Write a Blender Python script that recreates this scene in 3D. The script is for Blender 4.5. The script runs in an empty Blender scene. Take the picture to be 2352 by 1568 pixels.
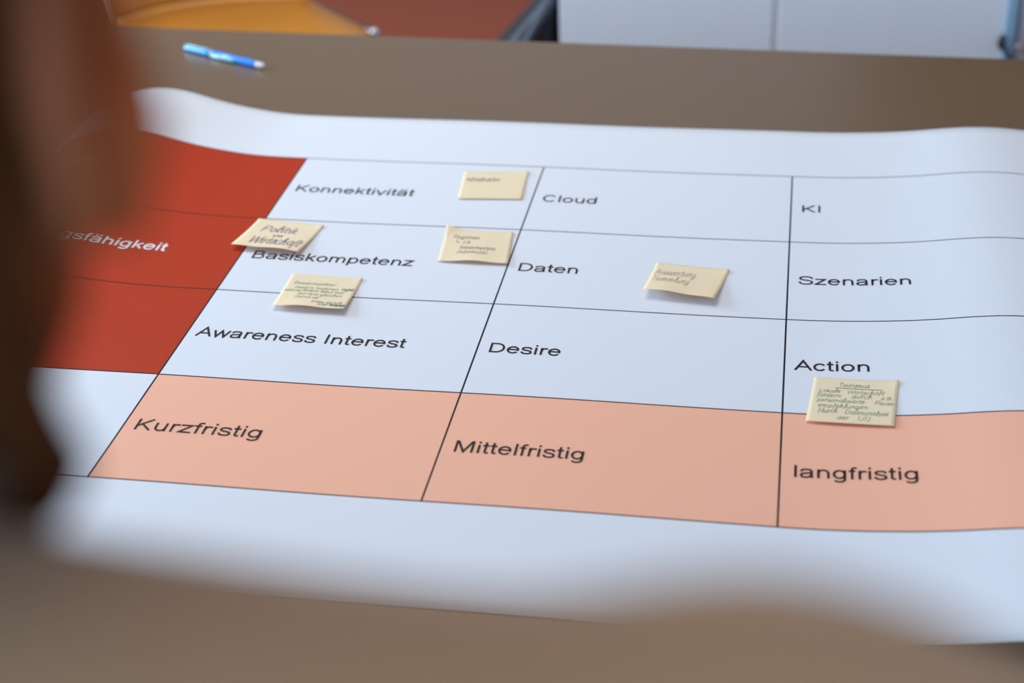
import bpy, bmesh, math, random
from mathutils import Vector, Matrix
random.seed(7)
C = bpy.context.scene.collection
sc = bpy.context.scene

# ------------------------------------------------------------------ camera
# origin: the middle of the printed grid on the table top; floor at z = FZ
FZ = -0.74
cam = bpy.data.cameras.new('camera'); co = bpy.data.objects.new('camera', cam); C.objects.link(co)
RW = Matrix(((0.9861261673862282, -0.054865976368801375, 0.1566681417303684),
             (0.16334479117168457, 0.48878256558289, -0.8569772942028783),
             (-0.02955776028773882, 0.8706786595635073, 0.4909633495358555)))
M4 = RW.to_4x4(); M4.translation = Vector((0.2581771, -1.32387166, 0.72059286))
co.matrix_world = M4
cam.sensor_width = 36; cam.lens = 57.75
cam.clip_start = 0.02
cam.dof.use_dof = True; cam.dof.focus_distance = 1.44; cam.dof.aperture_fstop = 4.1
sc.camera = co
sc.view_settings.view_transform = 'Standard'; sc.view_settings.look = 'None'
sc.view_settings.gamma = 1; sc.view_settings.use_curve_mapping = False
sc.view_settings.exposure = 0.04

# ------------------------------------------------------------------ light
w = bpy.data.worlds.new('world'); sc.world = w; w.use_nodes = True
w.node_tree.nodes['Background'].inputs[0].default_value = (.70, .84, 1, 1)
w.node_tree.nodes['Background'].inputs[1].default_value = 0.3
def area(name, loc, look, sx, sy, e, col):
    l = bpy.data.lights.new(name, 'AREA'); l.shape = 'RECTANGLE'; l.size = sx; l.size_y = sy
    l.energy = e; l.color = col
    o = bpy.data.objects.new(name, l); C.objects.link(o); o.location = loc
    o.rotation_euler = (Vector(look) - Vector(loc)).to_track_quat('-Z', 'Y').to_euler()
    return o
area('window_daylight', (-2.88, 0.9, 0.72), (0, 0.5, 0.0), 2.0, 1.5, 126, (.56, .765, 1.0))
area('window_daylight', (0.6, -3.4, 0.80), (0.6, 0, 0.2), 3.0, 1.6, 74, (.56, .765, 1.0))
area('ceiling_light_glow', (-0.6, 0.8, 1.88), (-0.6, 0.8, 0), 1.2, 1.2, 12, (1.0, .80, .58))

# ------------------------------------------------------------------ helpers
def mat(name, col, rough=.6, metal=0, spec=.5, bump=0, bscale=200, noise=0, nscale=5, coat=0, sheen=0, sub=0):
    m = bpy.data.materials.new(name); m.use_nodes = True
    nt = m.node_tree; b = nt.nodes['Principled BSDF']
    b.inputs['Base Color'].default_value = (*col, 1); b.inputs['Roughness'].default_value = rough
    b.inputs['Metallic'].default_value = metal; b.inputs['Specular IOR Level'].default_value = spec
    b.inputs['Coat Weight'].default_value = coat; b.inputs['Sheen Weight'].default_value = sheen
    if sub:
        b.inputs['Subsurface Weight'].default_value = sub; b.inputs['Subsurface Scale'].default_value = .01
        b.inputs['Subsurface Radius'].default_value = (1, .3, .15)
    tc = nt.nodes.new('ShaderNodeTexCoord')
    if noise:
        n = nt.nodes.new('ShaderNodeTexNoise'); n.inputs['Scale'].default_value = nscale; n.inputs['Detail'].default_value = 4
        nt.links.new(tc.outputs['Object'], n.inputs['Vector'])
        mx = nt.nodes.new('ShaderNodeMix'); mx.data_type = 'RGBA'
        mx.inputs[6].default_value = (*[c*(1-noise) for c in col], 1)
        mx.inputs[7].default_value = (*[min(1, c*(1+noise)) for c in col], 1)
        nt.links.new(n.outputs['Fac'], mx.inputs[0]); nt.links.new(mx.outputs[2], b.inputs['Base Color'])
    if bump:
        n = nt.nodes.new('ShaderNodeTexNoise'); n.inputs['Scale'].default_value = bscale
        nt.links.new(tc.outputs['Object'], n.inputs['Vector'])
        bp = nt.nodes.new('ShaderNodeBump'); bp.inputs['Strength'].default_value = bump; bp.inputs['Distance'].default_value = .001
        nt.links.new(n.outputs['Fac'], bp.inputs['Height']); nt.links.new(bp.outputs[0], b.inputs['Normal'])
    return m

def link(name, me, m=None, parent=None, smooth=False):
    o = bpy.data.objects.new(name, me); C.objects.link(o)
    if m: me.materials.append(m)
    if parent: o.parent = parent; o.matrix_parent_inverse = parent.matrix_world.inverted()
    if smooth:
        for p in me.polygons: p.use_smooth = True
    return o
def frombm(name, bm, m, parent=None, smooth=False):
    bmesh.ops.recalc_face_normals(bm, faces=bm.faces)
    me = bpy.data.meshes.new(name); bm.to_mesh(me); bm.free()
    return link(name, me, m, parent, smooth)
def frompy(name, vs, fs, m, parent=None, smooth=False):
    me = bpy.data.meshes.new(name); me.from_pydata([tuple(v) for v in vs], [], fs); me.update()
    return link(name, me, m, parent, smooth)
def tag(o, label, cat, group=None):
    o['label'] = label; o['category'] = cat
    if group: o['group'] = group
    return o
def thing(name, loc, label, cat, group=None):
    o = bpy.data.objects.new(name, None); C.objects.link(o); o.location = loc; o.empty_display_size = .05
    bpy.context.view_layer.update()
    return tag(o, label, cat, group)
def box(bm, x0, x1, y0, y1, z0, z1, bev=0):
    r = bmesh.ops.create_cube(bm, size=1)
    vs = r['verts']
    for v in vs:
        v.co = Vector(((x0+x1)/2 + v.co.x*(x1-x0), (y0+y1)/2 + v.co.y*(y1-y0), (z0+z1)/2 + v.co.z*(z1-z0)))
    if bev:
        es = list({e for v in vs for e in v.link_edges})
        bmesh.ops.bevel(bm, geom=es, offset=bev, segments=2, affect='EDGES', profile=.6)
def boxo(name, b, m, parent=None, bev=0):
    bm = bmesh.new(); box(bm, *b, bev=bev); return frombm(name, bm, m, parent)
def catmull(pts, n=6, closed=False):
    pts = [Vector(p) for p in pts]; out = []
    N = len(pts)
    for i in range(N if closed else N-1):
        p1, p2 = pts[i], pts[(i+1) % N]
        p0 = pts[i-1] if (i > 0 or closed) else p1*2-p2
        p3 = pts[(i+2) % N] if (i+2 < N or closed) else p2*2-p1
        for k in range(n):
            t = k/n
            out.append(.5*((2*p1)+(p2-p0)*t+(2*p0-5*p1+4*p2-p3)*t*t+(3*p1-p0-3*p2+p3)*t**3))
    if not closed: out.append(pts[-1])
    return out
def tube(bm, pts, r, seg=10, cap=True):
    pts = [Vector(p) for p in pts]; rings = []
    rr = r if isinstance(r, (list, tuple)) else [r]*len(pts)
    up = Vector((.13, .31, .94)).normalized(); prev = None
    for i, p in enumerate(pts):
        d = (pts[min(i+1, len(pts)-1)] - pts[max(i-1, 0)]).normalized()
        a = prev if prev else up
        x = (a - d*a.dot(d))
        if x.length < 1e-5: x = d.orthogonal()
        x.normalize(); prev = x; y = d.cross(x)
        rings.append([bm.verts.new(p + (x*math.cos(2*math.pi*k/seg)+y*math.sin(2*math.pi*k/seg))*rr[i]) for k in range(seg)])
    for a, b in zip(rings, rings[1:]):
        for k in range(seg): bm.faces.new((a[k], a[(k+1) % seg], b[(k+1) % seg], b[k]))
    if cap: bm.faces.new(rings[0][::-1]); bm.faces.new(rings[-1])
def tubeo(name, pts, r, m, parent=None, seg=10):
    bm = bmesh.new(); tube(bm, pts, r, seg); return frombm(name, bm, m, parent, True)

# ------------------------------------------------------------------ materials
m_floor = mat('terracotta_floor', (.38, .078, .028), .6, noise=.06, nscale=3, bump=.1)
m_wall = mat('wall_paint', (.64, .66, .68), .9, bump=.1, bscale=60)
m_dark = mat('dark_slab', (.012, .012, .014), .35)
m_ceil = mat('ceiling_paint', (.75, .74, .70), .9)
m_table = mat('taupe_laminate', (.162, .108, .062), .26, spec=.9, noise=.03, nscale=9, bump=.03, bscale=900)
m_edge = mat('taupe_edge_band', (.15, .12, .09), .45)
m_steel = mat('brushed_steel', (.55, .55, .56), .3, 1)
m_chrome = mat('chrome', (.8, .8, .82), .12, 1)
m_black = mat('black_plastic', (.012, .012, .014), .4)
m_white = mat('white_laminate', (.74, .89, .98), .45, noise=.02, nscale=3)
m_gap = mat('grey_rubber_seal', (.60, .70, .76), .6)
m_blue_al = mat('pale_blue_profile', (.26, .50, .70), .35)
m_cord = mat('beige_cord', (.42, .36, .30), .8)
m_bag = mat('black_nylon', (.012, .014, .02), .5, bump=.3, bscale=400)
m_wood = mat('orange_plywood', (.50, .20, .022), .45, noise=.12, nscale=6, coat=.2)
m_woodedge = mat('ply_edge', (.80, .42, .12), .5)
m_ink = mat('black_print', (.010, .009, .014), .5, spec=.3)
m_inkw = mat('white_print', (.80, .82, .86), .5, spec=.3)

# ------------------------------------------------------------------ room
def struct(o): o['kind'] = 'structure'; return o
X0, X1, Y0, Y1, ZC = -3.2, 3.2, -3.6, 4.6, 1.96
struct(boxo('floor', (X0, X1, Y0, Y1, FZ-.1, FZ), m_floor))
struct(boxo('ceiling', (X0, X1, Y0, Y1, ZC, ZC+.1), m_ceil))
struct(boxo('wall_far', (X0, X1, Y1, Y1+.1, FZ, ZC), m_wall))
struct(boxo('wall_right', (X1, X1+.1, Y0, Y1, FZ, ZC), m_wall))
def wall_with_hole(name, axis, c0, c1, a0, a1, ha0, ha1, hz0, hz1):
    bm = bmesh.new()
    for (p, q, z0, z1) in ((a0, ha0, FZ, ZC), (ha1, a1, FZ, ZC), (ha0, ha1, FZ, hz0), (ha0, ha1, hz1, ZC)):
        if axis == 'x': box(bm, c0, c1, p, q, z0, z1)
        else: box(bm, p, q, c0, c1, z0, z1)
    return struct(frombm(name, bm, m_wall))
wall_with_hole('wall_left', 'x', X0-.12, X0, Y0, Y1, -.85, 2.65, -.12, 1.62)
wall_with_hole('wall_back', 'y', Y0-.12, Y0, X0, X1, -.95, 2.15, -.02, 1.62)
m_frame = mat('window_frame_white', (.7, .7, .7), .5)
m_glass = mat('window_glass', (.9, .95, 1), .02)
m_glass.node_tree.nodes['Principled BSDF'].inputs['Transmission Weight'].default_value = 1
def window(name, axis, c, a0, a1, z0, z1):
    root = bpy.data.objects.new(name, None); C.objects.link(root); root['kind'] = 'structure'
    mid = (a0+a1)/2
    def bb(nm, p, q, r, s, t, m):
        b = (c-t, c+t, p, q, r, s) if axis == 'x' else (p, q, c-t, c+t, r, s)
        return boxo(nm, b, m, root)
    bm = bmesh.new()
    for (p, q, r, s) in ((a0, a1, z0, z0+.06), (a0, a1, z1-.06, z1), (a0, a0+.06, z0+.06, z1-.06), (a1-.06, a1, z0+.06, z1-.06), (mid-.03, mid+.03, z0+.06, z1-.06)):
        if axis == 'x': box(bm, c-.03, c+.03, p, q, r, s)
        else: box(bm, p, q, c-.03, c+.03, r, s)
    frombm('window_frame', bm, m_frame, root)
    bb('pane', a0+.06, mid-.03, z0+.06, z1-.06, .004, m_glass)
    bb('pane', mid+.03, a1-.06, z0+.06, z1-.06, .004, m_glass)
window('window_1', 'x', X0-.06, -.85, 2.65, -.12, 1.62)
window('window_2', 'y', Y0-.06, -.95, 2.15, -.02, 1.62)
# ceiling light fitting
cl = thing('ceiling_light', (-.6, .8, 1.92), 'square flush ceiling light with warm diffuser above the table', 'light')
boxo('frame', (-1.24, .04, .16, 1.44, 1.91, 1.96), m_frame, cl, .004)
m_diff = mat('diffuser', (.8, .78, .7), .6)
b = m_diff.node_tree.nodes['Principled BSDF']; b.inputs['Emission Color'].default_value = (1, .9, .76, 1); b.inputs['Emission Strength'].default_value = 2.5
boxo('diffuser', (-1.20, 0, .20, 1.40, 1.895, 1.91), m_diff, cl, .003)

# ------------------------------------------------------------------ table
tb = thing('table', (0, 0, FZ), 'large taupe laminate table under the white poster', 'table')
def quadprism(bm, q, z0, z1, bev=.004):
    lo = [bm.verts.new((x, y, z0)) for x, y in q]; hi = [bm.verts.new((x, y, z1)) for x, y in q]
    bm.faces.new(lo[::-1]); bm.faces.new(hi)
    for i in range(4): bm.faces.new((lo[i], lo[(i+1) % 4], hi[(i+1) % 4], hi[i]))
    bmesh.ops.bevel(bm, geom=list(bm.edges), offset=bev, segments=2, affect='EDGES')
fy = lambda x: .7319 - .0291*x
bm = bmesh.new(); quadprism(bm, [(-1.45, -.80+.042), (1.35, -.80-.039), (1.35, fy(1.35)), (-1.45, fy(-1.45))], -.026, 0, .003)
frombm('tabletop', bm, m_table, tb)
bm = bmesh.new()
for (a, c, d, e) in ((-1.3, 1.2, .60, .63), (-1.3, 1.2, -.70, -.67), (-1.3, -1.27, -.67, .60), (1.17, 1.2, -.67, .60)):
    box(bm, a, c, d, e, -.086, -.026)
frombm('frame', bm, m_steel, tb)
for x in (-1.28, 1.18):
    for y in (-.68, .61):
        boxo('leg', (x-.025, x+.025, y-.025, y+.025, FZ, -.026), m_steel, tb, .004)

# ------------------------------------------------------------------ poster
def interp(t, pts):
    if t <= pts[0][0]: return pts[0][1]
    for (a, b), (c, d) in zip(pts, pts[1:]):
        if t <= c:
            u = (t-a)/(c-a); return b+(d-b)*u
    return pts[-1][1]
LZ = [(-.60, .004), (-.575, .0065), (-.552, .012), (-.535, .018), (-.517, .0240), (-.500, .0278), (-.483, .0289), (-.467, .0280), (-.451, .0256), (-.433, .0206), (-.414, .0152), (-.398, .0112), (-.382, .0080), (-.366, .0053), (-.350, .0030), (-.334, .0013), (-.318, .0003), (-.30, 0)]
RZ = [(.29, 0), (.32, .0008), (.345, .0022), (.374, .0045), (.402, .0078), (.43, .0122), (.455, .0152), (.475, .0161), (.495, .0157), (.52, .0136), (.55, .0095), (.58, .005), (.60, .003)]
AL = [(-.45, 0), (-.32, 0), (-.16, .04), (0, .42), (.16, .62), (.32, .96), (.4465, 1)]
def smooth3(f, x, h):
    return (f(x-h)+2*f(x)+f(x+h))/4
def pz(x, y):
    l = smooth3(lambda t: interp(t, LZ), x, .012)*smooth3(lambda t: interp(t, AL), y, .04)
    r = smooth3(lambda t: interp(t, RZ), x, .010)
    r *= (.86 if y > .4 else 1.0) if False else 1-.14*max(0, min(1, (y-.1)/.34))
    wv = .0004*(1+math.sin(x*19+y*4+1))*(1 if abs(x) < .5 else .5)
    return .0006 + l + r + wv
def poster_material():
    m = bpy.data.materials.new('printed_poster'); m.use_nodes = True; nt = m.node_tree; b = nt.nodes['Principled BSDF']
    b.inputs['Roughness'].default_value = .45; b.inputs['Specular IOR Level'].default_value = .2
    tc = nt.nodes.new('ShaderNodeTexCoord'); sp = nt.nodes.new('ShaderNodeSeparateXYZ'); nt.links.new(tc.outputs['Object'], sp.inputs[0])
    def cmp(ax, c, e):
        n = nt.nodes.new('ShaderNodeMath'); n.operation = 'COMPARE'; nt.links.new(sp.outputs[ax], n.inputs[0])
        n.inputs[1].default_value = c; n.inputs[2].default_value = e; return n.outputs[0]
    def op(o, a, b2):
        n = nt.nodes.new('ShaderNodeMath'); n.operation = o; nt.links.new(a, n.inputs[0]); nt.links.new(b2, n.inputs[1]); return n.outputs[0]
    def rect(x0, x1, y0, y1): return op('MULTIPLY', cmp(0, (x0+x1)/2, (x1-x0)/2), cmp(1, (y0+y1)/2, (y1-y0)/2))
    def mix(f, a, col):
        n = nt.nodes.new('ShaderNodeMix'); n.data_type = 'RGBA'; nt.links.new(f, n.inputs[0])
        if isinstance(a, tuple): n.inputs[6].default_value = a
        else: nt.links.new(a, n.inputs[6])
        n.inputs[7].default_value = col; return n.outputs[2]
    W = .26895
    col = mix(rect(-.5525, -W, -.16, .32), (.70, .77, .86, 1), (.43, .034, .006, 1))
    col = mix(rect(-W, 2*W, -.32, -.16), col, (.87, .475, .34, 1))
    lines = None
    h = .0008
    for x in (-.5525, -W, 0, W, 2*W):
        if x < -.5: continue
        r = rect(x-h, x+h, -.32, .32); lines = r if lines is None else op('MAXIMUM', lines, r)
    for y in (.32, .16, 0, -.16, -.32):
        lines = op('MAXIMUM', lines, rect(-.5525, 2*W+h, y-h, y+h))
    col = mix(lines, col, (.012, .010, .016, 1))
    nt.links.new(col, b.inputs['Base Color'])
    return m
nx, ny = 240, 60
PX0, PX1, PY0, PY1 = -.5585, .60, -.4445, .4465
vs = [(PX0+(PX1-PX0)*i/nx, PY0+(PY1-PY0)*j/ny, pz(PX0+(PX1-PX0)*i/nx, PY0+(PY1-PY0)*j/ny)) for j in range(ny+1) for i in range(nx+1)]
fs = [(j*(nx+1)+i, j*(nx+1)+i+1, (j+1)*(nx+1)+i+1, (j+1)*(nx+1)+i) for j in range(ny) for i in range(nx)]
poster = frompy('poster', vs, fs, poster_material(), None, True)
sm = poster.modifiers.new('solid', 'SOLIDIFY'); sm.thickness = .00025; sm.offset = -1
tag(poster, 'large white printed poster with red and peach table cells curling up off the table', 'poster')

# ------------------------------------------------------------------ lettering (own stroke alphabet, 1000 units to the em)
def arc(cx, cy, rx, ry, a0, a1, n=18):
    return [(cx+rx*math.cos(math.radians(a0+(a1-a0)*k/n)), cy+ry*math.sin(math.radians(a0+(a1-a0)*k/n))) for k in range(n+1)]
def sp(*p): return [(v.x, v.y) for v in catmull([(a, b, 0) for a, b in p], 7)]
DOT = lambda x, y0=616, y1=716: [(x, y0), (x, y1)]
Sx = [(100, 40)]
G = {
 'o': (556, [arc(276, 259, 197, 232, 90, 450, 36)]),
 'n': (556, [[(110, 0), (110, 519)], [(110, 250)]+arc(277, 300, 167, 190, 170, 0)+[(444, 0)]]),
 'm': (833, [[(110, 0), (110, 519)], [(110, 250)]+arc(264, 310, 153, 180, 170, 0)+[(417, 0)], [(417, 250)]+arc(571, 310, 153, 180, 170, 0)+[(724, 0)]]),
 'h': (556, [[(110, 0), (110, 716)], [(110, 250)]+arc(277, 300, 167, 190, 170, 0)+[(444, 0)]]),
 'u': (556, [[(108, 519)]+arc(275, 218, 167, 190, 180, 350)+[(443, 260)], [(443, 519), (443, 0)]]),
 'r': (333, [[(110, 0), (110, 519)], [(110, 260)]+arc(245, 290, 135, 190, 170, 72)+[(345, 462)]]),
 'i': (222, [[(111, 0), (111, 519)], DOT(111)]),
 'l': (222, [[(111, 0), (111, 716)]]),
 'I': (278, [[(139, 0), (139, 716)]]),
 't': (278, [[(128, 690), (128, 110)]+arc(193, 105, 65, 66, 190, 270, 8)+[(262, 42)], [(16, 484), (256, 484)]]),
 'f': (278, [[(132, 0), (132, 590)]+arc(222, 590, 90, 92, 180, 90, 8)+[(292, 676)], [(9, 484), (240, 484)]]),
 's': (500, [sp((418, 372), (390, 455), (320, 487), (245, 492), (160, 482), (100, 435), (92, 370), (120, 315), (190, 288), (255, 270), (340, 247), (405, 212), (428, 150), (408, 75), (340, 35), (250, 26), (150, 42), (92, 95), (75, 162))]),
 'e': (556, [[(80, 285), (474, 285)]+arc(277, 259, 198, 232, 6, 325, 32)]),
 'a': (556, [sp((85, 365), (115, 450), (190, 488), (285, 492), (385, 472), (430, 400), (434, 300), (434, 130), (442, 55), (462, 0)), sp((434, 300), (350, 282), (210, 262), (110, 225), (80, 140), (115, 55), (200, 24), (310, 42), (395, 100), (434, 190))]),
 'c': (500, [arc(268, 259, 192, 232, 35, 325, 28)]),
 'd': (556, [[(443, 0), (443, 716)], arc(262, 259, 183, 232, 0, 360, 32)]),
 'b': (556, [[(110, 0), (110, 716)], arc(292, 259, 183, 232, 0, 360, 32)]),
 'p': (556, [[(110, -199), (110, 519)], arc(292, 259, 183, 232, 0, 360, 32)]),
 'g': (556, [[(443, 519), (443, 20)]+arc(262, -10, 181, 162, 0, -150, 16), arc(260, 268, 183, 224, 0, 360, 32)]),
 'k': (500, [[(110, 0), (110, 716)], [(440, 519), (110, 195)], [(215, 310), (450, 0)]]),
 'v': (500, [[(45, 519), (250, 15), (455, 519)]]),
 'w': (722, [[(48, 519), (205, 15), (361, 500), (517, 15), (674, 519)]]),
 'y': (500, [[(45, 519), (250, 15)], [(455, 519), (235, -110), (180, -165), (70, -165)]]),
 'z': (500, [[(45, 480), (425, 480), (60, 38), (465, 38)]]),
 'j': (222, [[(111, 519), (111, -120), (70, -170), (0, -165)], DOT(111)]),
 'A': (667, [[(42, 0), (333, 690), (625, 0)], [(140, 250), (527, 250)]]),
 'B': (667, [[(121, 380), (121, 676), (350, 676)]+arc(350, 530, 155, 146, 80, -80, 12)+[(340, 382), (121, 382), (121, 40), (370, 40)]+arc(375, 211, 195, 171, -85, 85, 14)+[(340, 382)]]),
 'C': (722, [arc(370, 358, 278, 322, 40, 320, 36)]),
 'D': (722, [[(125, 358), (125, 676), (330, 676)]+arc(345, 358, 280, 318, 88, -88, 24)+[(125, 40), (125, 358)]]),
 'H': (722, [[(126, 0), (126, 716)], [(596, 0), (596, 716)], [(126, 382), (596, 382)]]),
 'K': (667, [[(121, 0), (121, 716)], [(595, 716), (121, 250)], [(270, 395), (610, 0)]]),
 'M': (833, [[(119, 0), (119, 716)], [(150, 700), (416, 40), (684, 700)], [(714, 0), (714, 716)]]),
 'S': (667, [sp((583, 515), (550, 610), (460, 665), (335, 678), (205, 658), (125, 590), (112, 520), (145, 445), (235, 402), (340, 378), (470, 345), (560, 285), (580, 200), (550, 110), (460, 50), (345, 34), (200, 55), (115, 130), (90, 235))]),
 'T': (611, [[(305, 0), (305, 676)], [(20, 676), (591, 676)]]),
 'L': (556, [[(115, 716), (115, 40), (520, 40)]]),
 'P': (667, [[(121, 0), (121, 676), (370, 676)]+arc(380, 510, 195, 166, 88, -88, 14)+[(121, 344)]]),
 'R': (722, [[(121, 0), (121, 676), (400, 676)]+arc(410, 520, 185, 156, 88, -88, 14)+[(121, 364)], [(370, 364), (630, 0)]]),
 'U': (722, [[(118, 716)]+arc(360, 280, 242, 246, 180, 360)+[(602, 716)]]),
 'W': (944, [[(30, 716), (245, 20), (472, 690), (700, 20), (914, 716)]]),
 '.': (278, [[(139, 0), (139, 95)]]), '-': (333, [[(40, 255), (290, 255)]]), ':': (278, [[(139, 0), (139, 95)], [(139, 420), (139, 515)]]),
 '(': (333, [arc(330, 260, 220, 460, 120, 240, 12)]), ')': (333, [arc(0, 260, 220, 460, 60, -60, 12)]),
 ' ': (278, []),
}
G['ä'] = (556, G['a'][1]+[DOT(185), DOT(371)]); G['ö'] = (556, G['o'][1]+[DOT(185), DOT(371)])
# rounder joined forms for the handwriting
HW = dict(G)
HW.update({
 'a': (520, [arc(240, 250, 170, 215, 60, 400, 18)+[(405, 480), (410, 60), (520, 30)]]),
 'd': (520, [arc(240, 250, 170, 215, 60, 400, 18)+[(410, 760), (410, 60), (520, 30)]]),
 'g': (520, [arc(240, 250, 170, 215, 60, 400, 18)+[(405, 480), (400, -150), (250, -250), (110, -160), (520, 60)]]),
 'n': (540, [[(60, 380), (110, 480), (110, 0), (120, 260)]+sp((120, 260), (230, 450), (370, 460), (410, 300), (415, 60), (540, 30))]),
 'm': (800, [[(60, 380), (110, 480), (110, 0)]+sp((120, 260), (210, 450), (310, 440), (350, 260), (350, 0))+sp((355, 260), (460, 450), (580, 440), (630, 280), (640, 60), (800, 30))]),
 'u': (540, [sp((60, 480), (90, 150), (180, 20), (320, 60), (400, 260), (415, 480))+[(415, 80), (540, 30)]]),
 'e': (460, [sp((60, 200), (220, 260), (360, 370), (300, 480), (160, 450), (80, 260), (130, 60), (270, 20), (460, 120))]),
 'i': (260, [[(60, 300), (130, 480), (130, 60), (260, 30)], [(140, 640), (160, 690)]]),
 'l': (300, [sp((40, 60), (170, 400), (240, 700), (160, 760), (120, 500), (140, 80), (300, 40))]),
 'h': (540, [sp((40, 60), (170, 460), (220, 720), (140, 760), (110, 400), (105, 0))+sp((120, 250), (250, 430), (380, 380), (410, 60), (540, 30))]),
 'k': (500, [[(110, 0), (140, 760)], [(400, 470), (130, 240), (430, 0), (500, 30)]]),
 's': (400, [sp((60, 60), (220, 470), (330, 300), (300, 60), (160, 10), (60, 60)), [(300, 60), (400, 80)]]),
 't': (320, [[(170, 700), (130, 80), (200, 10), (320, 40)], [(20, 470), (320, 480)]]),
 'f': (330, [sp((320, 700), (230, 760), (160, 600), (130, 0), (110, -220)), [(20, 440), (310, 450)]]),
 'r': (380, [[(60, 380), (120, 480), (120, 20)], sp((120, 200), (200, 420), (300, 470), (370, 430))]),
 'w': (660, [sp((50, 480), (90, 120), (180, 20), (300, 120), (330, 430), (360, 120), (450, 20), (560, 150), (590, 470))]),
 'o': (500, [arc(250, 240, 170, 220, 100, 460, 18)+[(500, 420)]]),
 'v': (450, [sp((50, 480), (150, 60), (220, 40), (330, 460), (450, 420))]),
 'p': (540, [[(100, 480), (100, -250)], arc(270, 240, 175, 220, 180, -180, 18)]),
})
HW['ö'] = (500, HW['o'][1]+[DOT(160, 620, 690), DOT(330, 620, 690)])
def ribbon(path, hw, V, F, f, seg=.002):
    """flat stroke of half width hw along path, mapped by f(x, y)"""
    P = [Vector((a, b)) for a, b in path]
    Q = [P[0]]
    for a, b in zip(P, P[1:]):
        n = max(1, int((b-a).length/seg))
        for k in range(1, n+1): Q.append(a+(b-a)*k/n)
    Q = [q for i, q in enumerate(Q) if i == 0 or (q-Q[i-1]).length > 1e-7]
    if len(Q) < 2: return
    closed = (Q[0]-Q[-1]).length < 1e-6
    base = len(V)
    for i, q in enumerate(Q):
        a = Q[i-1] if i else (Q[-2] if closed else None); c = Q[i+1] if i < len(Q)-1 else (Q[1] if closed else None)
        d1 = (q-a).normalized() if a is not None else None; d2 = (c-q).normalized() if c is not None else None
        if d1 is None: d1 = d2
        if d2 is None: d2 = d1
        n1 = Vector((-d1.y, d1.x)); n2 = Vector((-d2.y, d2.x)); m_ = n1+n2
        if m_.length < 1e-3: m_ = n1
        m_.normalize(); k = hw/max(.35, m_.dot(n1))
        for s in (1, -1):
            t = q+m_*k*s; V.append(f(t.x, t.y))
    for i in range(len(Q)-1):
        F.append((base+2*i, base+2*i+1, base+2*i+3, base+2*i+2))
def width(t, g): return sum(g[c][0] for c in t)
def lettering(text, x0, y0, em, sw, f, V, F, g=G, sx=1.0, slant=0, jit=0, seg=.002):
    x = x0
    for c in text:
        adv, st = g[c]
        jy = random.uniform(-jit, jit)*em; js = 1+random.uniform(-jit, jit)*2
        for s in st:
            ribbon([(x+(px+py*slant)*em*sx*js/1000, y0+jy+py*em/1000*js) for px, py in s], sw*em/2000, V, F, f, seg)
        x += adv*em*sx/1000
fp = lambda x, y: (x, y, pz(x, y)+.0003)
def printed(text, x0, x1, y, m=None, em=.0231, sw=84):
    wd = width(text, G)/1000*em
    first = G[text[0]]
    sx = (x1-x0+.003)/wd if x1 else 1.0
    V, F = [], []
    lettering(text, x0-.0018, y, em, sw, fp, V, F, sx=sx)
    o = frompy('printed_word', V, F, m or m_ink, poster); return o
for (t, a, b_, y) in (('Konnektivität', -.2576, -.1289, .2305), ('Cloud', .0117, .0681, .2300), ('KI', .2802, .2997, .2305),
                      ('Basiskompetenz', -.2562, -.0938, .0690), ('Daten', .0115, .0695, .0690), ('Szenarien', .2795, .3822, .0700),
                      ('Awareness Interest', -.2585, -.0662, -.0900), ('Desire', .0110, .0740, -.0895), ('Action', .2789, .3410, -.0895),
                      ('Kurzfristig', -.2584, -.1500, -.2490), ('Mittelfristig', .0112, .1157, -.2500), ('langfristig', .2802, .3735, -.2530)):
    printed(t, a, b_, y)
for (t, a, b_, y) in (('Handlungsfähigkeit', -.5440, -.3480, .0715), ('Adoption', -.5440, -.455, .2310)):
    o = printed(t, a, b_, y, m_inkw, .0231, 112); o['label'] = 'white printed word on a red cell'

# ------------------------------------------------------------------ sticky notes
def note_material(name, col):
    m = bpy.data.materials.new(name); m.use_nodes = True; nt = m.node_tree
    b = nt.nodes['Principled BSDF']; b.inputs['Base Color'].default_value = (*col, 1); b.inputs['Roughness'].default_value = .75
    b.inputs['Specular IOR Level'].default_value = .2
    tr = nt.nodes.new('ShaderNodeBsdfTranslucent'); tr.inputs[0].default_value = (1.0, .50, .08, 1)
    mx = nt.nodes.new('ShaderNodeMixShader'); mx.inputs[0].default_value = .32
    nt.links.new(b.outputs[0], mx.inputs[1]); nt.links.new(tr.outputs[0], mx.inputs[2])
    nt.links.new(mx.outputs[0], nt.nodes['Material Output'].inputs[0]); return m
m_note = note_material('yellow_note_paper', (.99, .98, .72))
m_pen_blue = mat('blue_ink', (.07, .085, .25), .6, spec=.1)
m_pen_grey = mat('grey_ink', (.24, .25, .28), .6, spec=.1)
m_pen_green = mat('green_ink', (.17, .33, .24), .6, spec=.1)
m_pen_teal = mat('dark_green_ink', (.05, .20, .13), .6, spec=.1)
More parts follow.
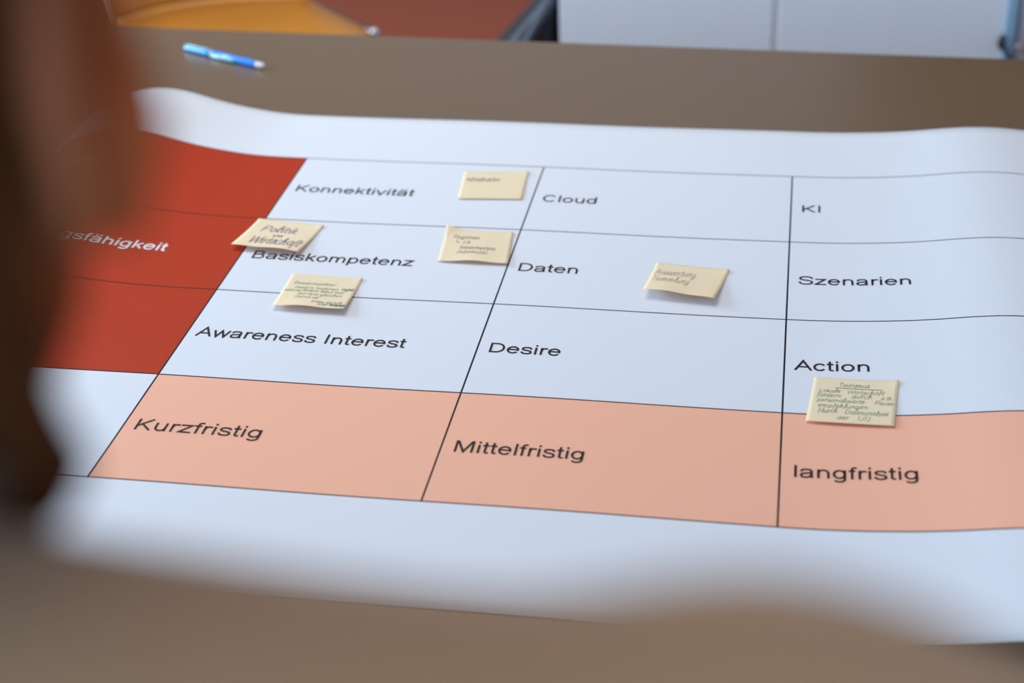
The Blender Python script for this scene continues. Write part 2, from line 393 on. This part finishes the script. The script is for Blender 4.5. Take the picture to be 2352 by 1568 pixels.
def note(TL, TR, BR, BL, label, lines, ink, curl=0, tlcurl=0, sw=45):
    TL, TR, BR, BL = [Vector(p) for p in (TL, TR, BR, BL)]
    def f(u, v, off=0):
        u = max(-.02, min(1.02, u))
        k = 0 if v < .14 else ((v-.14)/.86)**1.35
        tx = TL.lerp(TR, u); bx = BL.lerp(BR, u)
        p = tx.lerp(bx, v)
        zl = BL.z*(1-u)+BR.z*u + .0006*math.sin(u*9+BL.x*40)*(1 if zl_on else 0)
        p.z = pz(p.x, p.y)*1.0 + .0005 + zl*k
        p.z += curl*k*math.sin(u*math.pi)
        if tlcurl: p.z += tlcurl*max(0, 1-(u+v)*4)
        p.z += .0012*math.exp(-((1-u)/.05)**2)*math.exp(-((v-.03)/.10)**2)
        p.z += off
        return p
    zl_on = max(BL.z, BR.z) > .002
    n = 20
    V = [f(i/n, j/n) for j in range(n+1) for i in range(n+1)]
    F = [((j+1)*(n+1)+i, (j+1)*(n+1)+i+1, j*(n+1)+i+1, j*(n+1)+i) for j in range(n) for i in range(n)]
    base = Vector((TL.x, TL.y, V[0].z))
    V = [v-base for v in V]
    o = frompy('sticky_note', V, F, m_note, None, True); o.location = base
    bpy.context.view_layer.update()
    s = o.modifiers.new('solid', 'SOLIDIFY'); s.thickness = .0001; s.offset = -1
    tag(o, label, 'sticky note', 'yellow sticky notes on the poster')
    size = (TR-TL).length
    for ln in lines:
        t, u0, u1, v, h = ln[:5]; mk = ln[5] if len(ln) > 5 else ink
        VV, FF = [], []
        em = h/.72
        g = lambda x, y: tuple(f(x, -y, .00025)-base)
        if t == '_': ribbon([(u0, -v), ((u0+u1)/2, -v-.004), (u1, -v-.012)], .0055, VV, FF, g, .03)
        elif t == '>': ribbon([(u0, -v+.10), (u0+.01, -v), (u1, -v)], .005, VV, FF, g, .03)
        else:
            sx = (u1-u0)/(width(t, HW)/1000*em)
            lettering(t, u0, -v, em, sw/(h*15), g, VV, FF, HW, sx=sx, slant=.18, jit=.035, seg=.03)
        w_ = frompy('handwriting', VV, FF, mk, o); w_.matrix_parent_inverse = Matrix()
    return o
note((-.2756, .1586, 0), (-.2031, .1497, 0), (-.21, .0766, .0060), (-.2816, .0854, .0050),
     'yellow sticky note overlapping the red cell, lettered in blue above the word Basiskompetenz',
     [('Politik', .17, .72, .40, .20), ('vs', .42, .58, .56, .10), ('Wirtschaft', .17, .93, .86, .26)], m_pen_blue, .001, sw=130)
note((-.0849, .2990, 0), (-.0141, .3042, 0), (-.0102, .2308, .0008), (-.0786, .2257, .001),
     'faded yellow sticky note with one short word beside the word Konnektivität',
     [('Infrastruktur', .06, .58, .36, .13)], m_pen_grey, 0, sw=110)
note((-.0758, .1549, 0), (-.0060, .1514, 0), (.0004, .0780, .0026), (-.0697, .0793, .0015),
     'yellow sticky note with a lifted orange corner, right of the word Basiskompetenz',
     [('Regionen', .13, .52, .29, .11), ('>', .20, .25, .42, .1), ('z.B.', .29, .42, .44, .09), ('Basiskompetenz', .26, .78, .61, .10), ('(Informatik)', .24, .68, .76, .10)], m_pen_grey, .001, .004, sw=75)
note((-.2059, .0403, 0), (-.1345, .0383, 0), (-.1341, -.0351, .0056), (-.2037, -.0331, .0046),
     'yellow sticky note below the word Basiskompetenz with seven lines of green writing',
     [('Basiskompetenz:', .10, .70, .29, .085), ('Invest in modernen', .14, .76, .425, .075), ('Digitali-', .80, .985, .415, .085, m_pen_teal),
      ('sierung fördern damit man', .03, .86, .52, .08), ('auf dem gleichen', .24, .86, .63, .075), ('Stand ist', .22, .56, .74, .08),
      ('sowie digitale', .50, .93, .855, .07), ('Schul', .60, .74, .93, .07), ('Arbeitsgruppen', .77, .99, .93, .075, m_pen_teal)], m_pen_green, .001, sw=62)
note((.1426, .1018, 0), (.2135, .0930, 0), (.2026, .0204, .0066), (.1359, .0291, .0086),
     'yellow sticky note with two cursive words between the words Daten and Szenarien',
     [('Auswertung', .04, .60, .37, .20), ('Sammlung', .04, .56, .63, .20)], m_pen_grey, .0012, sw=60)
note((.2945, -.1005, 0), (.3644, -.1058, 0), (.3579, -.1791, .0016), (.2877, -.1739, .0018),
     'yellow sticky note under the word Action, headed Tourismus, across the peach border',
     [('Tourismus', .30, .66, .185, .085), ('_', .27, .82, .215, 0), ('Lokale', .08, .33, .325, .075), ('Wirtschaft', .41, .84, .34, .085), ('fördern', .07, .35, .435, .09),
      ('durch', .47, .71, .44, .095), ('z.B.', .81, .95, .445, .07), ('personalisierte', .08, .63, .545, .085), ('Reise-', .74, .99, .56, .085),
      ('empfehlungen', .10, .68, .67, .09), ('(durch', .11, .34, .79, .10), ('Datenanalyse', .42, .92, .80, .10), ('der', .34, .48, .92, .085), ('UI)', .57, .72, .925, .10)], m_pen_green, .0004, sw=66)

# ------------------------------------------------------------------ pen
PA, PB = Vector((-.5310, .6600, 0)), Vector((-.4030, .5975, 0))
pd = (PB-PA).normalized(); pl = (PB-PA).length
pen = thing('ballpoint_pen', ((PA.x+PB.x)/2, (PA.y+PB.y)/2, 0), 'blue ballpoint pen lying on the bare table beyond the poster', 'pen')
R_ = .0046
m_pb = mat('glossy_blue_plastic', (.0, .25, 1.0), .18, coat=.4)
m_plb = mat('light_blue_plastic', (.01, .42, 1.0), .18, coat=.4)
m_pcl = mat('pale_clear_grip', (.30, .60, .72), .2, coat=.3)
m_psil = mat('silver_plastic', (.70, .72, .74), .25)
def along(s, r0=0): return PA + pd*(s*pl) + Vector((0, 0, R_+r0))
def lathe(name, prof, m, parent=pen):
    bm = bmesh.new(); tube(bm, [along(s) for s, r in prof], [r for s, r in prof], 20); return frombm(name, bm, m, parent, True)
lathe('cap', [(0, .0022), (.01, .0034), (.04, .0040), (.30, .0045), (.345, .0046)], m_plb)
lathe('ring', [(.345, .0047), (.35, .0049), (.362, .0049), (.367, .0047)], m_psil)
lathe('barrel', [(.367, .0046), (.62, .0046), (.64, .0047), (.88, .0045), (.90, .0044)], m_pb)
lathe('push_button', [(.90, .0038), (.91, .0040), (.975, .0038), (.99, .0030), (1.0, .0012)], m_psil)
sd = Vector((pd.y, -pd.x, 0))
if sd.y > 0: sd = -sd
bm = bmesh.new(); tube(bm, [along(s)+sd*.0040 - Vector((0, 0, .0008)) for s in (.36, .39, .5, .62, .66)], [.001, .0028, .0030, .0028, .001], 12); frombm('grip', bm, m_pcl, pen, True)
bm = bmesh.new(); tube(bm, [along(s)+sd*.0016 + Vector((0, 0, z)) for s, z in ((.02, .0030), (.06, .0050), (.28, .0052), (.36, .0050))], [.0008, .0012, .0013, .0012], 8); frombm('clip', bm, m_pcl, pen, True)

# ------------------------------------------------------------------ chair
ch = thing('chair', (-.80, 1.52, FZ), 'orange moulded plywood chair with chrome frame behind the table', 'chair')
ZS = -.285
arcp = [(-1.035, 1.585), (-.985, 1.655), (-.94, 1.695), (-.88, 1.728), (-.80, 1.755), (-.70, 1.772)]
arcs = catmull([(x, y, 0) for x, y in arcp], 5)
poly = [(p.x, p.y) for p in arcs] + [(v.x, v.y) for v in catmull([(-.674, 1.735, 0), (-.60, 1.656, 0), (-.534, 1.586, 0), (-.522, 1.53, 0), (-.58, 1.42, 0), (-.70, 1.31, 0), (-.80, 1.27, 0), (-.90, 1.29, 0), (-.98, 1.38, 0), (-1.03, 1.50, 0)], 4)]
cx, cy = -.79, 1.53
bm = bmesh.new()
def ringz(k, dz): return [bm.verts.new((cx+(x-cx)*k, cy+(y-cy)*k, ZS + dz)) for x, y in poly]
top = [ringz(1, 0), ringz(.985, .004), ringz(.8, -.004), ringz(.5, -.010), ringz(.2, -.012)]
bot = [ringz(1, -.012), ringz(.8, -.018), ringz(.3, -.026)]
def bridge(a, b):
    for i in range(len(a)): bm.faces.new((a[i], a[(i+1) % len(a)], b[(i+1) % len(a)], b[i]))
for a, b_ in zip(top, top[1:]): bridge(a, b_)
bm.faces.new(top[-1]); bridge(top[0], bot[0]); bridge(bot[0], bot[1]); bridge(bot[1], bot[2]); bm.faces.new(bot[2])
frombm('seat', bm, m_wood, ch, True)
# wrap-round backrest: starts on the seat's rear edge and rises outwards
bm = bmesh.new(); rows = []
H = [(0, .0), (.015, .004), (.05, .012), (.12, .025), (.22, .045), (.34, .075), (.40, .095)]
cen = Vector((-.74, 1.42, 0))
for th in (0, .011):
    g_ = []
    for hz, out in H:
        r_ = []
        for p in arcs:
            d = (Vector((p.x, p.y, 0))-cen).normalized(); q = Vector((p.x, p.y, 0)) + d*(out+th)
            r_.append(bm.verts.new((q.x, q.y, ZS+.002+hz)))
        g_.append(r_)
    rows.append(g_)
nA = len(arcs)
for s in (0, 1):
    for a, b_ in zip(rows[s], rows[s][1:]):
        for i in range(nA-1): bm.faces.new((a[i], a[i+1], b_[i+1], b_[i]))
for k in range(len(H)-1):
    for i in (0, nA-1): bm.faces.new((rows[0][k][i], rows[0][k+1][i], rows[1][k+1][i], rows[1][k][i]))
for k in (0, len(H)-1):
    for i in range(nA-1): bm.faces.new((rows[0][k][i], rows[0][k][i+1], rows[1][k][i+1], rows[1][k][i]))
frombm('backrest', bm, m_wood, ch, True)
tubeo('edge_strip', [(p.x+.003, p.y-.006, ZS+.003) for p in arcs], .0058, m_woodedge, ch, 8)
tubeo('edge_strip', [(arcs[0].x-.008-.09*k*.9, arcs[0].y+.02*k-.004, ZS+.4*k) for k in (0, .2, .5, .8, 1)], .006, mat('cream_edge', (.75, .66, .52), .5), ch, 8)
side = [(-.685, 1.750, ZS-.006), (-.60, 1.661, ZS-.004), (-.53, 1.588, ZS-.001), (-.515, 1.572, ZS)]
tubeo('side_rail', side, .008, mat('dark_chrome', (.22, .19, .20), .25, 1), ch, 14)
bm = bmesh.new(); tube(bm, [(-.517, 1.575, ZS), (-.510, 1.567, ZS)], [.0095, .0090], 14); frombm('end_cap', bm, m_chrome, ch, True)
for (a, b_) in (((-.56, 1.62), (-.50, 1.62)), ((-.70, 1.32), (-.66, 1.22)), ((-.96, 1.38), (-1.04, 1.32)), ((-.92, 1.70), (-.98, 1.80))):
    tubeo('leg', [(a[0], a[1], ZS-.012), (b_[0], b_[1], FZ)], .010, m_chrome, ch, 12)

# ------------------------------------------------------------------ cabinets
def cabinet(x0, x1, yf, ztop, doors, label, shade):
    t = thing('cabinet', ((x0+x1)/2, yf+.22, FZ), label, 'cabinet', 'white cabinets behind the table')
    boxo('body', (x0, x1, yf+.02, yf+.44, FZ+.05, ztop), shade, t, .003)
    boxo('plinth', (x0+.02, x1-.02, yf+.05, yf+.42, FZ, FZ+.05), m_gap, t)
    n = len(doors)
    for k, (a, b_) in enumerate(doors):
        d = boxo('door', (a, b_, yf, yf+.018, FZ+.06, ztop-.02), shade, t, .002)
        hx = b_-.03 if k == 0 and n > 1 else a+.03
        boxo('handle', (hx-.005, hx+.005, yf-.018, yf, -.45, -.33), m_steel, d, .002)
    for k in range(n-1):
        boxo('seal', (doors[k][1], doors[k+1][0], yf+.0015, yf+.02, FZ+.06, ztop-.02), m_gap, t)
    return t
ca = cabinet(-.130, .604, 1.35, -.06, [(-.130, .2285), (.2385, .604)], 'wide white cabinet with two flat doors beyond the table edge', m_white)
cb = cabinet(.622, 1.40, 1.40, -.06, [(.632, 1.0), (1.01, 1.39)], 'greyer white cabinet at the right picture edge, behind the beige cord', mat('pale_grey_laminate', (.66, .72, .80), .5))
boxo('edge_profile', (.604, .619, 1.345, 1.37, FZ+.05, -.06), m_blue_al, ca, .002)
la = thing('latch', (.600, 1.34, -.195), 'small black latch at the right edge of the wide white cabinet', 'latch')
bm = bmesh.new(); tube(bm, [(.6, 1.344, -.181), (.599, 1.338, -.188), (.598, 1.336, -.197), (.601, 1.342, -.206)], [.002, .006, .006, .003], 10); frombm('knob', bm, m_black, la, True)
tubeo('hook', catmull([(.600, 1.338, -.200), (.606, 1.334, -.206), (.610, 1.333, -.212), (.616, 1.332, -.220), (.620, 1.332, -.232), (.618, 1.334, -.245)], 5), .0034, mat('dark_grey_metal', (.05, .07, .09), .4, .6), la, 8)
cd = tubeo('cord', catmull([(.622, 1.333, -.196), (.632, 1.336, -.203), (.647, 1.342, -.212), (.70, 1.36, -.230), (.80, 1.37, -.26), (.90, 1.375, -.40), (.93, 1.375, -.74+.008), (1.1, 1.33, -.732)], 6), .0045, m_cord, None, 8)
tag(cd, 'beige cord hanging across the grey cabinet at the right picture edge', 'cord')
# dark wall screen, added unseen so the table reflects dark at right
refl_slab = thing('reflection_slab', (2.0, 4.55, .9), 'large added unseen dark screen on the far wall behind the cabinets', 'slab')
boxo('panel', (.55, 3.15, 4.50, 4.58, .05, 1.85), m_dark, refl_slab, .01)
boxo('slab_back', (.53, 3.17, 4.56, 4.60, .03, 1.87), m_black, refl_slab, .01)

# ------------------------------------------------------------------ bag
bg = thing('bag', (-.29, 1.42, FZ), 'black fabric bag leaning on the left side of the wide white cabinet', 'bag')
bm = bmesh.new(); rings = []
lev = [(FZ, .92), (FZ+.02, 1.0), (-.62, 1.02), (-.5, .98), (-.40, .80), (-.30, .56), (-.24, .36), (-.20, .24), (-.165, .13), (-.13, .05), (-.115, .01)]
for z, k in lev:
    r_ = []
    xr, wx = -.138, .30*k
    for i in range(20):
        a = 2*math.pi*i/20
        sx_ = abs(math.cos(a))**.7*(1 if math.cos(a) > 0 else -1); sy_ = abs(math.sin(a))**.7*(1 if math.sin(a) > 0 else -1)
        r_.append(bm.verts.new((xr-wx/2+sx_*wx/2, 1.44+sy_*(.06+.07*k)+.006*math.sin(a*3+z*30), z)))
    rings.append(r_)
for a, b_ in zip(rings, rings[1:]):
    for i in range(20): bm.faces.new((a[i], a[(i+1) % 20], b_[(i+1) % 20], b_[i]))
bm.faces.new(rings[0]); bm.faces.new(rings[-1])
frombm('body', bm, m_bag, bg, True)
tubeo('strap', catmull([(-.145, 1.38, -.15), (-.175, 1.355, -.20), (-.23, 1.335, -.30), (-.29, 1.31, -.45), (-.30, 1.31, -.60)], 5), .009, mat('bluish_black_webbing', (.03, .045, .07), .5), bg, 8)
boxo('front_pocket', (-.40, -.18, 1.285, 1.34, FZ+.05, -.50), m_bag, bg, .02)

# ------------------------------------------------------------------ person
pr = thing('person', (.09, -1.20, FZ), 'person in a taupe jumper with brown hair seen from behind, blurred at left and bottom', 'person')
m_skin = mat('skin', (.26, .085, .036), .7, spec=.25, sub=.15)
m_hair = mat('shaded_brown_hair', (.060, .019, .005), .9, spec=.12, bump=.4, bscale=300)  # hair on the shadow side, its shade put into the colour
m_lock = mat('lit_reddish_hair', (.28, .068, .022), .9, spec=.12)  # same hair where lit, the light put into the colour
m_knit = mat('taupe_knit', (.38, .235, .125), .9, sheen=.2, bump=.5, bscale=500, noise=.05, nscale=30)
m_trou = mat('dark_trousers', (.03, .035, .05), .85)
m_shoe = mat('brown_leather', (.06, .03, .018), .5)
def skin(name, V, E, Rd, m, parent, root=0, sub=2):
    me = bpy.data.meshes.new(name); me.from_pydata([tuple(v) for v in V], E, [])
    o = link(name, me, m, parent)
    md = o.modifiers.new('skin', 'SKIN'); md.use_smooth_shade = True; md.use_x_symmetry = False
    for i, s in enumerate(me.skin_vertices[0].data):
        r = Rd[i]; s.radius = r if isinstance(r, tuple) else (r, r); s.use_root = (i == root)
    ss = o.modifiers.new('sub', 'SUBSURF'); ss.levels = sub; ss.render_levels = sub
    return o
hd = Vector((-.18, .98, 0)).normalized(); rt = Vector((.98, .18, 0)).normalized()
def P(r, f, z): # right, forward, height above floor around the person's base
    return Vector((.09, -1.20, FZ)) + rt*r + hd*f + Vector((0, 0, z))
HC = Vector((.052, -1.088, .628))  # middle of the head
# body: one continuous skinned surface
V = [P(0, 0, .93), P(0, .01, 1.08), P(.0, .035, 1.19), P(-.015, .07, 1.262), P(-.03, .085, 1.315), HC+Vector((0, 0, -.035)), HC+Vector((0, .0, .03)), HC+Vector((0, -.0, .075)),
     Vector((.235, -1.172, .520)), P(.258, .03, .98), P(.268, .10, .76),
     P(-.185, .055, 1.21), P(-.255, .03, .97), P(-.272, .10, .75),
     P(.09, 0, .86), P(.10, .02, .47), P(.10, -.02, .09), P(.11, .12, .045),
     P(-.09, 0, .86), P(-.10, .02, .47), P(-.10, -.02, .09), P(-.11, .12, .045)]
E_ = [(0, 1), (1, 2), (2, 3), (3, 4), (4, 5), (5, 6), (6, 7), (3, 8), (8, 9), (9, 10), (3, 11), (11, 12), (12, 13), (0, 14), (14, 15), (15, 16), (16, 17), (0, 18), (18, 19), (19, 20), (20, 21)]
Rd = [(.11, .08), (.10, .075), (.08, .055), (.048, .048), .048, (.064, .075), (.074, .092), (.060, .075), .030, .034, .024, .030, .034, .024, .075, .050, .035, .03, .075, .050, .035, .03]
skin('body', V, E_, Rd, m_skin, pr)
# facial features and ears
def ell(bm, c, rx, ry, rz, rot=None, seg=16):
    r = bmesh.ops.create_uvsphere(bm, u_segments=seg, v_segments=seg//2+2, radius=1)
    Mx = Matrix.Translation(c) @ (rot or Matrix.Identity(4)) @ Matrix.Diagonal((rx, ry, rz, 1))
    bmesh.ops.transform(bm, matrix=Mx, verts=r['verts'])
HR = Matrix.Rotation(math.atan2(.18, .98), 4, 'Z')
def hp(r, f, u): return HC + rt*r + hd*f + Vector((0, 0, u))
bm = bmesh.new(); tube(bm, [hp(0, .060, .022), hp(0, .074, .0), hp(0, .088, -.020), hp(0, .070, -.026)], [.006, .009, .012, .007], 10); frombm('nose', bm, m_skin, pr, True)
for s in (-1, 1):
    bm = bmesh.new(); ell(bm, hp(s*.028, .055, .018), .011, .008, .007); e = frombm('eye', bm, mat('eye_white', (.7, .68, .65), .2), pr, True)
    bm = bmesh.new(); ell(bm, hp(s*.028, .0625, .018), .004, .003, .005); frombm('iris', bm, m_black, e, True)
bm = bmesh.new(); ell(bm, hp(0, .062, -.050), .022, .008, .007, HR); frombm('mouth', bm, mat('lips', (.35, .10, .08), .4), pr, True)
def ear(s):
    bm = bmesh.new()
    pts = []
    for k in range(15):
        a = math.radians(-150+k*300/14)
        pts.append(hp(s*(.077+.010*math.cos(a*.5)), -.006-.010*math.cos(a), -.006+.026*math.sin(a)+.004))
    tube(bm, pts, .0045, 8)
    ell(bm, hp(s*.077, 0, -.004), .006, .013, .022, HR)
    ell(bm, hp(s*.080, .003, -.030), .005, .007, .008, HR)
    frombm('ear', bm, m_skin, pr, True)
ear(1); ear(-1)
# hair: cap plus loose locks
bm = bmesh.new()
ell(bm, hp(0, -.014, .030), .088, .104, .092, HR, 24)
for v in list(bm.verts):
    q = v.co-HC; f_ = q.dot(hd)
    if f_ > .055 and q.z < .065: v.co -= hd*(f_-.055)
frombm('hair', bm, m_hair, pr, True)
def lock(pts, n, spread, r, m, nm='hair_lock'):
    bm = bmesh.new()
    for k in range(n):
        a = random.uniform(0, 6.28); d = spread*math.sqrt(random.random())
        off = Vector((math.cos(a)*d, math.sin(a)*d*.6, math.sin(a)*d*.5)); ph = random.uniform(0, 6)
        P_ = catmull([Vector(p)+off*(1-.5*abs(i/(len(pts)-1)-.5)) + Vector((math.sin(ph+i)*spread*.2, math.cos(ph+i*1.3)*spread*.2, 0)) for i, p in enumerate(pts)], 4)
        tube(bm, P_, [r*(1-.5*i/len(P_)) for i in range(len(P_))], 5)
    return frombm(nm, bm, m, pr, True)
lock([Vector((0.1310, -1.0528, 0.6437)), Vector((0.1384, -1.0633, 0.6331)), Vector((0.1459, -1.0729, 0.6241)), Vector((0.1480, -1.0774, 0.6157)), Vector((0.1476, -1.0815, 0.6086)), Vector((0.1444, -1.0812, 0.6001))], 110, .0062, .0008, m_lock)
lock([Vector((0.1194, -1.0430, 0.6440)), Vector((0.1228, -1.0524, 0.6267)), Vector((0.1243, -1.0620, 0.6094)), Vector((0.1253, -1.0706, 0.5941)), Vector((0.1265, -1.0783, 0.5803)), Vector((0.1226, -1.0860, 0.5679))], 70, .0085, .0012, m_lock)
lock([Vector((0.1221, -1.0657, 0.6545)), Vector((0.1284, -1.0790, 0.6394)), Vector((0.1301, -1.0877, 0.6238)), Vector((0.1297, -1.0967, 0.6083)), Vector((0.1259, -1.0999, 0.5936))], 90, .0085, .0013, m_hair)
lock([Vector((0.1204, -1.0327, 0.6413)), Vector((0.1257, -1.0434, 0.6313)), Vector((0.1306, -1.0542, 0.6209)), Vector((0.1316, -1.0592, 0.6119)), Vector((0.1311, -1.0621, 0.6071))], 7, .0055, .0010, m_lock)
lock([Vector((0.1179, -1.0802, 0.6000)), Vector((0.1260, -1.0947, 0.5822)), Vector((0.1334, -1.1046, 0.5729)), Vector((0.1374, -1.1069, 0.5676)), Vector((0.1363, -1.1104, 0.5619)), Vector((0.1329, -1.1128, 0.5587))], 60, .0065, .0012, m_hair)
for k in range(9):  # the rest of the hair, hanging down the nape and the far side
    a = math.radians(-98-k*15)
    c_, s_ = math.cos(a), math.sin(a)
    lock([hp(.070*c_, .070*s_-.012, .090), hp(.088*c_, .096*s_-.012, .03), hp(.088*c_, .094*s_-.012, -.04), hp(.074*c_, .082*s_-.012, -.085)], 26, .010, .0028, m_hair)
# jumper: one continuous knitted surface (union of volumes, remeshed and smoothed)
def remeshed(name, bm, m, vox=.008, it=10):
    o = frombm(name, bm, m, pr, True)
    r = o.modifiers.new('remesh', 'REMESH'); r.mode = 'VOXEL'; r.voxel_size = vox; r.use_smooth_shade = True
    k = o.modifiers.new('smooth', 'SMOOTH'); k.iterations = it; k.factor = .5
    return o
bm = bmesh.new()
TR_ = [Vector((0.0941, -1.1147, 0.5066)), Vector((0.1535, -1.1535, 0.5288)), Vector((0.1929, -1.1715, 0.5369)), Vector((0.2248, -1.1812, 0.5403)), Vector((0.2468, -1.1838, 0.5430)), Vector((0.2612, -1.1815, 0.5423))]
tube(bm, TR_ + [TR_[-1]+Vector((.012, .01, -.04)), P(.262, .03, 1.06), P(.262, .06, .90), P(.272, .11, .79)], [.045, .048, .050, .052, .055, .058, .058, .056, .046, .036], 20)
ell(bm, TR_[-1], .058, .058, .058)
tube(bm, [TR_[0], P(-.10, .06, 1.27), P(-.17, .06, 1.24), P(-.22, .05, 1.18), P(-.26, .03, .97), P(-.275, .10, .79)], [.045, .05, .055, .055, .050, .036], 20)
ell(bm, P(0, .03, 1.15), .19, .10, .15, HR, 24)
ell(bm, P(-.01, .050, 1.205), .14, .080, .085, HR, 24)
ell(bm, P(-.02, .068, 1.262), .075, .062, .04, HR, 24)
ell(bm, P(0, .01, 1.0), .16, .105, .18, HR, 24)
ell(bm, P(0, 0, .88), .17, .12, .10, HR, 24)
remeshed('jumper', bm, m_knit)
tubeo('collar', [hp(.062*math.cos(t*math.pi/8), -.01+.062*math.sin(t*math.pi/8), -.085) for t in range(17)], .009, mat('dark_collar', (.05, .03, .02), .9), pr, 8)
# trousers and shoes
bm = bmesh.new()
ell(bm, P(0, 0, .86), .150, .098, .11, HR, 24)
for s in (-1, 1):
    tube(bm, [P(s*.075, 0, .88), P(s*.09, .005, .72), P(s*.10, .02, .47), P(s*.10, 0, .28), P(s*.10, -.02, .07)], [.085, .088, .066, .060, .056], 20)
remeshed('trousers', bm, m_trou, .01, 8)
for s in (-1, 1):
    skin('shoe', [P(s*.105, -.05, .055), P(s*.105, .05, .05), P(s*.11, .17, .035)], [(0, 1), (1, 2)], [(.045, .05), (.045, .045), (.042, .03)], m_shoe, pr)
    # hands: palm, four unequal bent fingers, thumb from the side
    W_ = P(s*.26, .105, .755)
    dn = Vector((0, 0, -1)); fw = hd
    Vv = [W_, W_+dn*.045+fw*.005, W_+dn*.085+fw*.01]; Ee = [(0, 1), (1, 2)]; Rr = [(.022, .017), (.036, .014), (.036, .012)]
    for k, (o_, L) in enumerate(((.030, .070), (.011, .080), (-.009, .074), (-.028, .058))):
        b0 = len(Vv); a_ = W_+dn*.085+fw*(.01+o_)
        Vv += [a_, a_+dn*L*.45-rt*s*.006, a_+dn*L*.75-rt*s*.016, a_+dn*L*.95-rt*s*.028]
        Ee += [(2, b0), (b0, b0+1), (b0+1, b0+2), (b0+2, b0+3)]; Rr += [.0095, .009, .0085, .007]
    b0 = len(Vv); a_ = W_+dn*.03+fw*.03-rt*s*.006
    Vv += [a_, a_+dn*.03+fw*.018-rt*s*.01, a_+dn*.055+fw*.022-rt*s*.018]; Ee += [(1, b0), (b0, b0+1), (b0+1, b0+2)]; Rr += [.012, .0105, .008]
    skin('hand', Vv, Ee, Rr, m_skin, pr)
